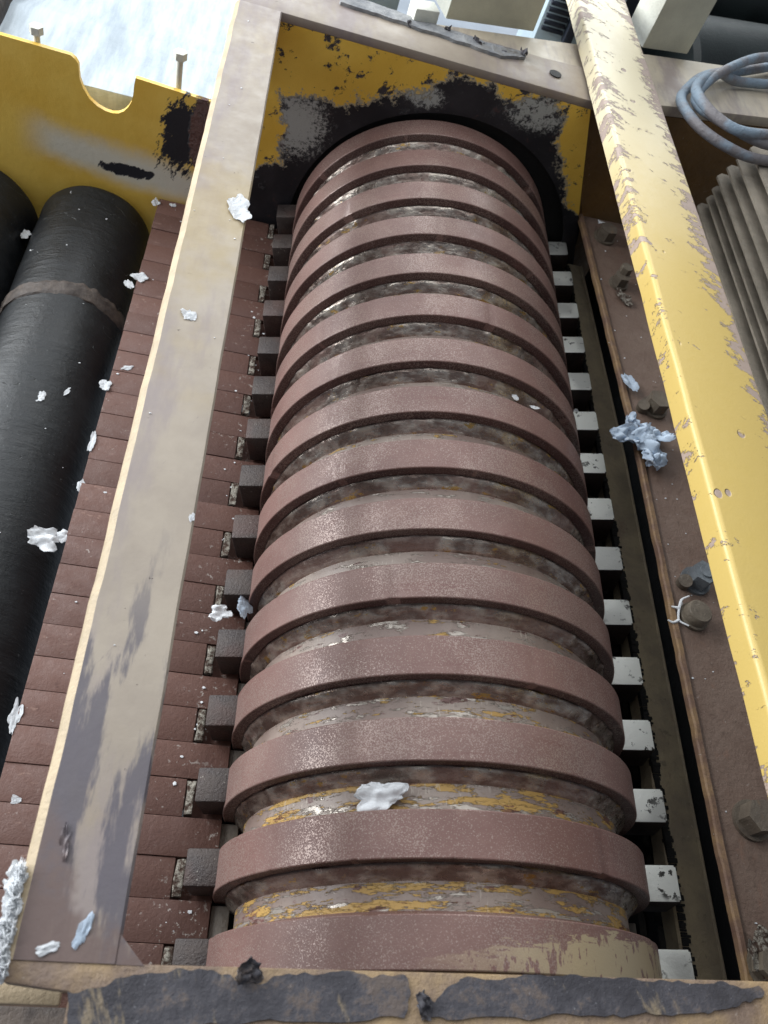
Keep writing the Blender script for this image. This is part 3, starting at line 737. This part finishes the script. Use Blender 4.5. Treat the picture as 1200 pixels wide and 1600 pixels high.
# ================================================================ LEFT YELLOW PANEL, SHEET, BOLTS
yp = [(-5.5, .85), (-3.105, .763), (-2.662, .751), (-2.63, .73), (-2.611, .70), (-2.606, .60), (-2.585, .54), (-2.545, .473), (-2.49, .432), (-2.435, .412), (-2.39, .408), (-2.348, .418), (-2.31, .445), (-2.281, .484), (-2.260, .53), (-2.250, .58), (-2.244, .66), (-2.236, .71), (-1.72, .677), (-1.495, .67), (-1.495, -1.6), (-5.5, -1.6)]
pn = obj('yellow_panel', prism([(x, .2, z) for x, z in yp], (0, .035, 0)), 'yside', None, (-2.5, .2, -.5))
tag(pn, 'yellow steel end panel with a round notch in its top edge, behind the black rollers', 'panel')
gs = thing('metal_sheet', 'bright bare metal sheet lying behind the notched yellow panel', 'sheet', (-2.2, 1.5, .4))
sb = bmesh.new(); rows = []
for j in range(25):
    row = []
    for i in range(25):
        x = -3.33+i/24*2.25; y = .48+j/24*2.6
        row.append(sb.verts.new((x, y, .4+.02*mnoise.noise(Vector((x*1.2, y*1.2, 0)))+(.03*math.exp(-((y-1.25)/.12)**2)))))
    rows.append(row)
for j in range(24):
    for i in range(24): sb.faces.new((rows[j][i], rows[j][i+1], rows[j+1][i+1], rows[j+1][i]))
ext = bmesh.ops.extrude_face_region(sb, geom=sb.faces[:])
for v in [e for e in ext['geom'] if isinstance(e, bmesh.types.BMVert)]: v.co.z -= .02
obj('sheet', sb, 'galv', gs)
obj('folded_lip', box(-3.33, -1.08, .455, .478, .27, .41, .004), 'galv', gs)
lg = obj('ledge', box(-3.5, -1.1, .24, .9, .10, .18, .006), 'cream', None, (-2.2, .5, .14)); tag(lg, 'cream ledge below the bright metal sheet, seen through the notch', 'ledge')
dk = obj('corner_panel', box(-3.75, -3.36, .3, 3.2, .3, .5, .01), 'wrap', None, (-3.5, 1.5, .4)); tag(dk, 'dark purple brown panel at the top left corner beside the metal sheet', 'panel')
for k, (x, y, zt, lab) in enumerate(((-2.888, .26, .855, 'white bolt standing left of the notch in the yellow panel'), (-1.958, .27, .935, 'white bolt standing right of the notch in the yellow panel'))):
    t = thing('bolt', lab, 'bolt', (x, y, .18), 'white bolts behind the yellow panel')
    obj('shank', tube([(x, y, .18), (x, y, zt-.05)], .022, 14), 'bolt_w', t)
    h = hexhead((x, y, zt-.07), .046, .05, washer=False); obj('head', h, 'bolt_w', t, smooth=40)

# ================================================================ RIGHT BACK: wall, beam, posts, cable, motor
def rp_(x, y, a):  # rotate about the beam's origin
    return (1.41+x*cos(a)-y*sin(a), .484+x*sin(a)+y*cos(a))
BA = rad(16.6)
b = prism([(x, y, 1.365) for x, y in ((-.62, .625), (1.115, .665), (1.115, .40), (4.6, 1.44), (4.4, 2.12))], (0, 0, -.08), .006)
bmx = obj('back_beam', b, 'beam', None, (1.6, 1.0, 1.33)); tag(bmx, 'wide cream beam running behind the hood to the right edge', 'beam')
wl = obj('rear_wall', prism([(.835, .245, 1.33), (1.17, .245, .52), (1.18, .245, -1.2), (3.9, 1.05, -1.2), (3.9, 1.15, 1.28), (1.41, .50, 1.28)], (-.02, .05, 0)), 'must', None, (2, .6, .3))
tag(wl, 'dark mustard steel wall under the cream beam at right', 'wall')
def boxb(x0, x1, y0, y1, z0, z1, bv=.01):
    b = box(x0, x1, y0, y1, z0, z1, bv)
    for v in b.verts: x, y = rp_(v.co.x, v.co.y, BA); v.co = Vector((x, y, v.co.z))
    return b
# post standing on the beam, its left face coloured white as if lit
def post(lab, x0, x1, y0, dep, h):
    b = boxb(x0, x1, y0, y0+dep, 1.366, 1.366+h)
    bmesh.ops.recalc_face_normals(b, faces=b.faces[:])
    for f in b.faces: f.material_index = 1 if f.normal.x < -.6 else 0
    p = rp_((x0+x1)/2, y0, BA)
    return tag(obj('post', b, ('olive', 'bolt_w'), None, (p[0], p[1], 1.37)), lab, 'post', 'posts on the cream beam')
post('olive post with a left face whitened as if lit, right of the yellow bar', .27, .72, .80, .30, 1.5)
post('wide olive post with a left edge whitened as if lit, left of the yellow bar', -1.45, -.72, .80, .30, 1.5)
bk = boxb(-1.78, -1.60, .6, .74, 1.366, 1.5); p = rp_(-1.7, .67, BA)
tag(obj('block', bk, 'bolt_w', None, (p[0], p[1], 1.366)), 'small cream block on the beam beside the torn gasket', 'block')
hb = thing('hole_plate', 'pale plate with two dark holes at the top edge behind the gasket', 'plate', (-.8, 1.2, 1.1))
obj('plate', box(-1.05, -.52, 1.15, 1.2, .7, 1.75, .008), 'cab', hb)
for x in (-.78, -.70):
    b = revolve([(1.135, .0005), (1.135, .028), (1.149, .028), (1.149, .0005)], 16, x, 1.30); obj('hole', b, 'black', hb)
lc = thing('louvred_cabinet', 'grey cabinet with slanted louvres between the olive post and the yellow bar', 'cabinet', (1.1, 2.6, .8))
obj('case', box(.93, 1.6, 2.55, 3.2, -4.2, 1.9, .01), 'cab', lc)
for k in range(9):
    b = box(.95, 1.16, 2.50, 2.545, .80+k*.055, .828+k*.055, .004); obj('louvre', b, 'navy', lc)
cbt = obj('control_box', box(1.17, 1.25, 2.44, 2.54, .75, 1.5, .01), 'navy', None, (1.2, 2.5, 1.1)); tag(cbt, 'narrow dark box beside the louvred cabinet', 'box')
dh = obj('dark_housing', box(1.25, 2.6, 3.3, 4.2, -4.2, 1.35, .05), 'navy', None, (1.9, 3.7, -2)); tag(dh, 'dark blue housing behind the olive post at right', 'housing')
cv = thing('conveyor', 'dark green rubber conveyor at the top right corner', 'conveyor', (3.4, 2.6, .6))
def rot_roller(cx, cy, cz, r, l):
    b = revolve([(-l/2, .001), (-l/2, r*.93), (-l/2+.05, r), (l/2-.05, r), (l/2, r*.93), (l/2, .001)], 64, 0, 0, False)
    for v in b.verts: v.co = Vector((cx+v.co.y*cos(.3)-v.co.x*sin(.3), cy+v.co.y*sin(.3)+v.co.x*cos(.3), cz+v.co.z))
    return b
obj('belt_roll', rot_roller(3.5, 3.1, .55, .62, 2.6), 'green', cv); obj('belt_roll', rot_roller(3.2, 4.4, 1.0, .7, 2.6), 'green', cv)
obj('guard', boxb(.8, 4.2, 1.0, 1.5, .1, .75, .04), 'navy', cv)
cl = thing('cable', 'coil of dusty blue grey cable lying on the cream beam', 'cable', (1.8, .7, 1.45))
cA = [(2.75, 1.65, 1.42), (2.36, 1.36, 1.42), (1.902, 1.03, 1.43), (1.66, .70, 1.44), (1.535, .45, 1.47), (1.52, .24, 1.49), (1.61, .07, 1.48), (1.80, -.03, 1.46), (2.05, -.02, 1.43), (2.5, .15, 1.4)]
cB = [(2.75, 1.55, 1.53), (2.34, 1.31, 1.54), (1.89, .85, 1.53), (1.665, .52, 1.50), (1.63, .33, 1.51), (1.71, .21, 1.52), (1.88, .11, 1.52), (2.13, .08, 1.5), (2.6, .22, 1.48)]
cC = [(2.7, 1.30, 1.42), (2.22, 1.12, 1.42), (1.95, .94, 1.51), (1.735, .70, 1.53), (1.615, .48, 1.55), (1.60, .28, 1.57), (1.69, .13, 1.56), (1.86, .05, 1.55), (2.2, .14, 1.55), (2.7, .36, 1.52)]
for c_ in (cA, cB, cC): obj('strand', tube(spline(c_, 10), .037, 12), 'cable', cl, smooth=80)
mt = thing('electric_motor', 'grey motor with long cooling fins, right of the yellow bar', 'motor', (2.9, -1.2, .9))
obj('body', revolve([(-3.2, .001), (-3.2, .66), (.05, .66), (.15, .56), (.22, .001)], 64, 2.92, .92, False), 'fin', mt)
for k in range(15):
    z = 1.37 - k*.088; xt = 2.015 + (.10 if k == 0 else .03 if k == 1 else 0) + .012*((k*7) % 3-1); ye = .26-.012*((k*5) % 3)
    pts = [(xt+.05, ye, z), (xt, ye-.05, z), (xt, -3.0, z), (2.9, -3.0, z), (2.9, ye, z)]
    obj('fin', prism(pts, (0, 0, .016), 0), 'fin', mt)
tm = obj('screw', hexhead((2.2, -.12, 1.376), .03, .03, washer=False), 'bolt', mt)

# ================================================================ bottom left corner
lb = obj('lower_beam', box(-2.9, -1.5, -5.262, -5.205, .84, .90, .006), 'cream', None, (-2, -5.23, .87)); tag(lb, 'cream edge of a lower beam at the bottom left corner', 'beam')
sh = obj('lower_shelf', box(-3.0, -1.1, -6.2, -5.205, -.15, -.05, .01), 'wrap', None, (-2, -5.7, -.1)); tag(sh, 'dark grimy shelf under the front rail at the bottom left', 'shelf')

# ================================================================ PAPER SCRAPS
def scrap(label, at, size, seed, mat='white', rot=0.0, tilt=(0, 0), name='paper_scrap', cat='paper scrap', ridge=.5, flat=.4, group='torn paper scraps'):
    size = [q*.85 for q in size]; h = size[2] if len(size) > 2 else flat*min(size[:2])/2
    o = obj(name, crumple((at[0], at[1], at[2]+h*.35), size, seed, rot, tilt, ridge*.75, 4, flat), mat, None, at, smooth=60)
    return tag(o, label, cat, group)
LZ = 1.40
scrap('white torn scrap on the right edge of the beige rail near the hood corner', (-1.385, -1.87, LZ), (.13, .23), 1, 'white', .1)
scrap('small white scrap in the middle of the beige rail', (-1.51, -2.68, LZ), (.07, .09), 2, 'white', .6)
scrap('tiny white crumb at the inner edge of the beige rail', (-1.352, -3.73, LZ), (.03, .05), 3)
scrap('crumpled white wad in the groove before the second nearest ring', (-.455, -4.50, .80), (.25, .15, .06), 4, 'white', .15, (0, -.5))
scrap('pale blue scrap wedged between drum and a left hand tooth', (-1.02, -3.31, -.02), (.13, .19, .05), 5, 'blue', .3, (.3, .5))
scrap('white scrap lying on the far end of a left hand tooth', (-1.14, -3.38, -.02), (.18, .12, .05), 6, 'white', 0.2)
scrap('largest white scrap at the right edge of the black roller', (-2.13, -2.985, -.19), (.24, .18, .06), 7, 'white', .3, (0, .3))
scrap('white scrap just above the largest one at the black roller edge', (-2.06, -2.915, -.23), (.11, .10), 8, 'white', .8)
scrap('round white scrap on the middle of the black roller', (-2.40, -1.98, -.19), (.08, .10), 9)
scrap('thin white sliver on the black roller, right of the round scrap', (-2.275, -1.87, -.235), (.035, .10), 10, 'white', -.5)
scrap('white scrap on the slat edge below the torn brown band', (-2.02, -.74, -.19), (.12, .12), 11)
scrap('smaller white scrap hanging just left of the one below the torn band', (-2.075, -.83, -.19), (.07, .11), 12, 'white', .5)
scrap('white flake on the slat edge halfway up the black roller', (-2.05, -1.79, -.19), (.08, .11), 13)
scrap('long narrow white strip along the slat edge', (-2.035, -2.26, -.19), (.045, .20), 14)
scrap('short white tuft on the slat edge above the largest scrap', (-2.03, -2.59, -.19), (.06, .12), 15)
scrap('white splinter lying in the middle of a slat', (-1.945, -1.61, -.19), (.10, .05), 16, 'white', .5)
scrap('shaggy white fibre tuft at the slat ends low on the left edge', (-2.04, -3.99, -.19), (.06, .20), 17)
scrap('small white pellet on a slat near the left edge', (-1.94, -4.38, -.19), (.06, .05), 18)
scrap('white scrap at the topmost slat corner beside the yellow panel', (-2.05, .12, -.19), (.07, .12), 19)
scrap('little white flake beside the rail at the back end of the slats', (-1.92, .13, -.19), (.06, .06), 20)
scrap('white crumb on the far rounded end of the black roller', (-2.63, .05, -.22), (.06, .05), 21)
scrap('pale scrap caught between the two black rollers', (-2.93, -.25, -.45), (.09, .12), 22)
scrap('limp white scrap in a slot left of the middle teeth', (-1.165, -1.80, -.23), (.10, .22), 23, 'white', .2)
scrap('white tuft in the slot below the limp scrap', (-1.175, -2.44, -.23), (.06, .11), 24)
scrap('small pale blue tuft between ring and left hand tooth', (-.985, -2.10, -.05), (.06, .10), 25, 'blue')
scrap('white fluff in the slot left of the third nearest tooth', (-1.175, -4.40, -.23), (.10, .09), 26, 'white')
scrap('pale blue smear of paper on the front corner of the rail', (-1.445, -5.12, LZ), (.05, .12, .012), 27, 'blue', -.2)
scrap('thin white shreds on the corner left of the blue smear', (-1.52, -5.16, LZ), (.08, .035, .010), 28, 'white', .3)
scrap('white speck in the right hand grooves halfway up', (.27, -2.26, .885), (.05, .06), 29)
scrap('thin white fleck on a ring edge right of the groove speck', (.395, -2.28, .86), (.07, .03), 30)
scrap('pale shred hanging below a right hand tooth', (1.12, -1.52, .10), (.10, .16), 33, 'white', .4)
# big blue wad on the lip
wd = bmesh.new()
for k, (dx, dy, dz, sx, sy, rz) in enumerate(((-.02, .03, .05, .30, .17, .3), (.05, -.07, .06, .20, .22, -.3), (-.10, .0, .05, .20, .11, .1), (.09, .04, .05, .16, .18, .9), (.06, -.13, .03, .12, .14, .2), (-.04, .10, .05, .08, .16, -.3))):
    join(wd, crumple((1.27+dx*1.1, -2.07+dy*1.1, .53+dz), (sx*1.2, sy*1.2, .06), 70+k, rz, (.25*(k % 3-1), .3*(k % 2)), .8))
tag(obj('paper_wad', wd, 'blue', None, (1.27, -2.07, .53), smooth=60), 'large ragged pale blue paper wad over the lip of the side plate', 'paper wad')
scrap('pale blue scrap on the side plate above the large wad', (1.285, -1.55, .53), (.11, .20, .04), 41, 'blue', .5)
scrap('grey lint clump beside the paired bolts on the side plate', (1.40, -.66, .51), (.09, .22, .05), 42, 'lint', .6, name='lint_clump', cat='lint')
scrap('white lint on the farthest bolt of the side plate', (1.33, .12, .56), (.12, .08, .05), 43, 'white', .2, name='lint_clump', cat='lint')
scrap('grey white lint clump over the nearest bolt at bottom right', (1.325, -4.97, .56), (.16, .26, .06), 44, 'lint', .3, name='lint_clump', cat='lint')
# fibres by the round bolt
fb = bmesh.new(); rnd = random.Random(5)
for pts in ([(1.34, -3.21, .52), (1.31, -3.25, .53), (1.30, -3.32, .52), (1.34, -3.36, .54)], [(1.30, -3.32, .52), (1.26, -3.34, .52), (1.23, -3.33, .52)], [(1.31, -3.25, .53), (1.27, -3.24, .52)], [(1.31, -3.25, .53), (1.33, -3.20, .54), (1.37, -3.18, .56)]):
    join(fb, tube(spline(pts, 5), lambda t: .009*(1-.5*t), 6))
tag(obj('fibre', fb, 'white', None, (1.3, -3.28, .51)), 'forked white fibre against the round capped bolt', 'fibre')
# torn white fluff on the front left corner of the rail
fc = bmesh.new(); rnd = random.Random(12)
for k in range(16):
    t = k/15; x = -1.638+.012*rnd.uniform(-1, 1)-.008*sin(t*9); y = -5.225+t*.26
    join(fc, crumple((x, y, 1.375+.03*rnd.random()), (.045*(1-.45*t)+.02, .06, .03), 90+k, rnd.random()*3, (rnd.uniform(-.3, .3), rnd.uniform(-.3, .3)), .3))
for k in range(420):
    t = rnd.random(); x = -1.642; y = -5.24+t*.28; a = rnd.uniform(1.4, 4.2); l_ = rnd.uniform(.008, .026)
    x += rnd.uniform(-.012, .03)*(1-.6*t); zz = 1.385+rnd.uniform(0, .03); join(fc, tube([(x, y, zz), (x+cos(a)*l_*.6, y+sin(a)*l_*.5, zz+rnd.uniform(-.01, .02)), (x+cos(a)*l_, y+sin(a)*l_+.01, zz+rnd.uniform(-.01, .02))], lambda q: .0032*(1.1-q), 4))
tag(obj('fluff', fc, 'white', None, (-1.65, -5.12, 1.37), smooth=120), 'torn white fluff clinging to the front left corner of the beige rail', 'fluff')
# fine crumbs nobody could count
cr = bmesh.new(); rnd = random.Random(77)
def crumb(x, y, z, s_):
    a = rnd.random()*6; e = rnd.uniform(.4, 1)
    p = prism([(x+cos(a+q)*s_*rnd.uniform(.6, 1), y+sin(a+q)*s_*e*rnd.uniform(.6, 1), z) for q in (0, 1.3, 2.6, 4.1, 5.2)], (0, 0, s_*.5)); join(cr, p)
for k in range(45): crumb(rnd.uniform(-2.0, -1.02), rnd.uniform(-5.1, .1), -.192, rnd.choice((.004, .006, .009, .013)))
for k in range(35): crumb(rnd.gauss(-1.14, .05), rnd.uniform(-5.1, -1), -.192, rnd.choice((.005, .008, .012)))
for k in range(20):
    t = rnd.uniform(-.9, 1.0); crumb(-2.49+.423*sin(t), rnd.uniform(-4.5, .1), -.60+.423*cos(t), rnd.choice((.004, .006, .009)))
for k in range(40): crumb(rnd.uniform(1.22, 1.6), rnd.uniform(-5.0, .2), .501, rnd.choice((.004, .006, .008)))
for k in range(10): crumb(rnd.uniform(-1.6, -1.36), rnd.uniform(-5.1, 0), 1.401, rnd.choice((.004, .006)))
obj('paper_crumbs', cr, 'white', None, (0, 0, 0), stuff=True)
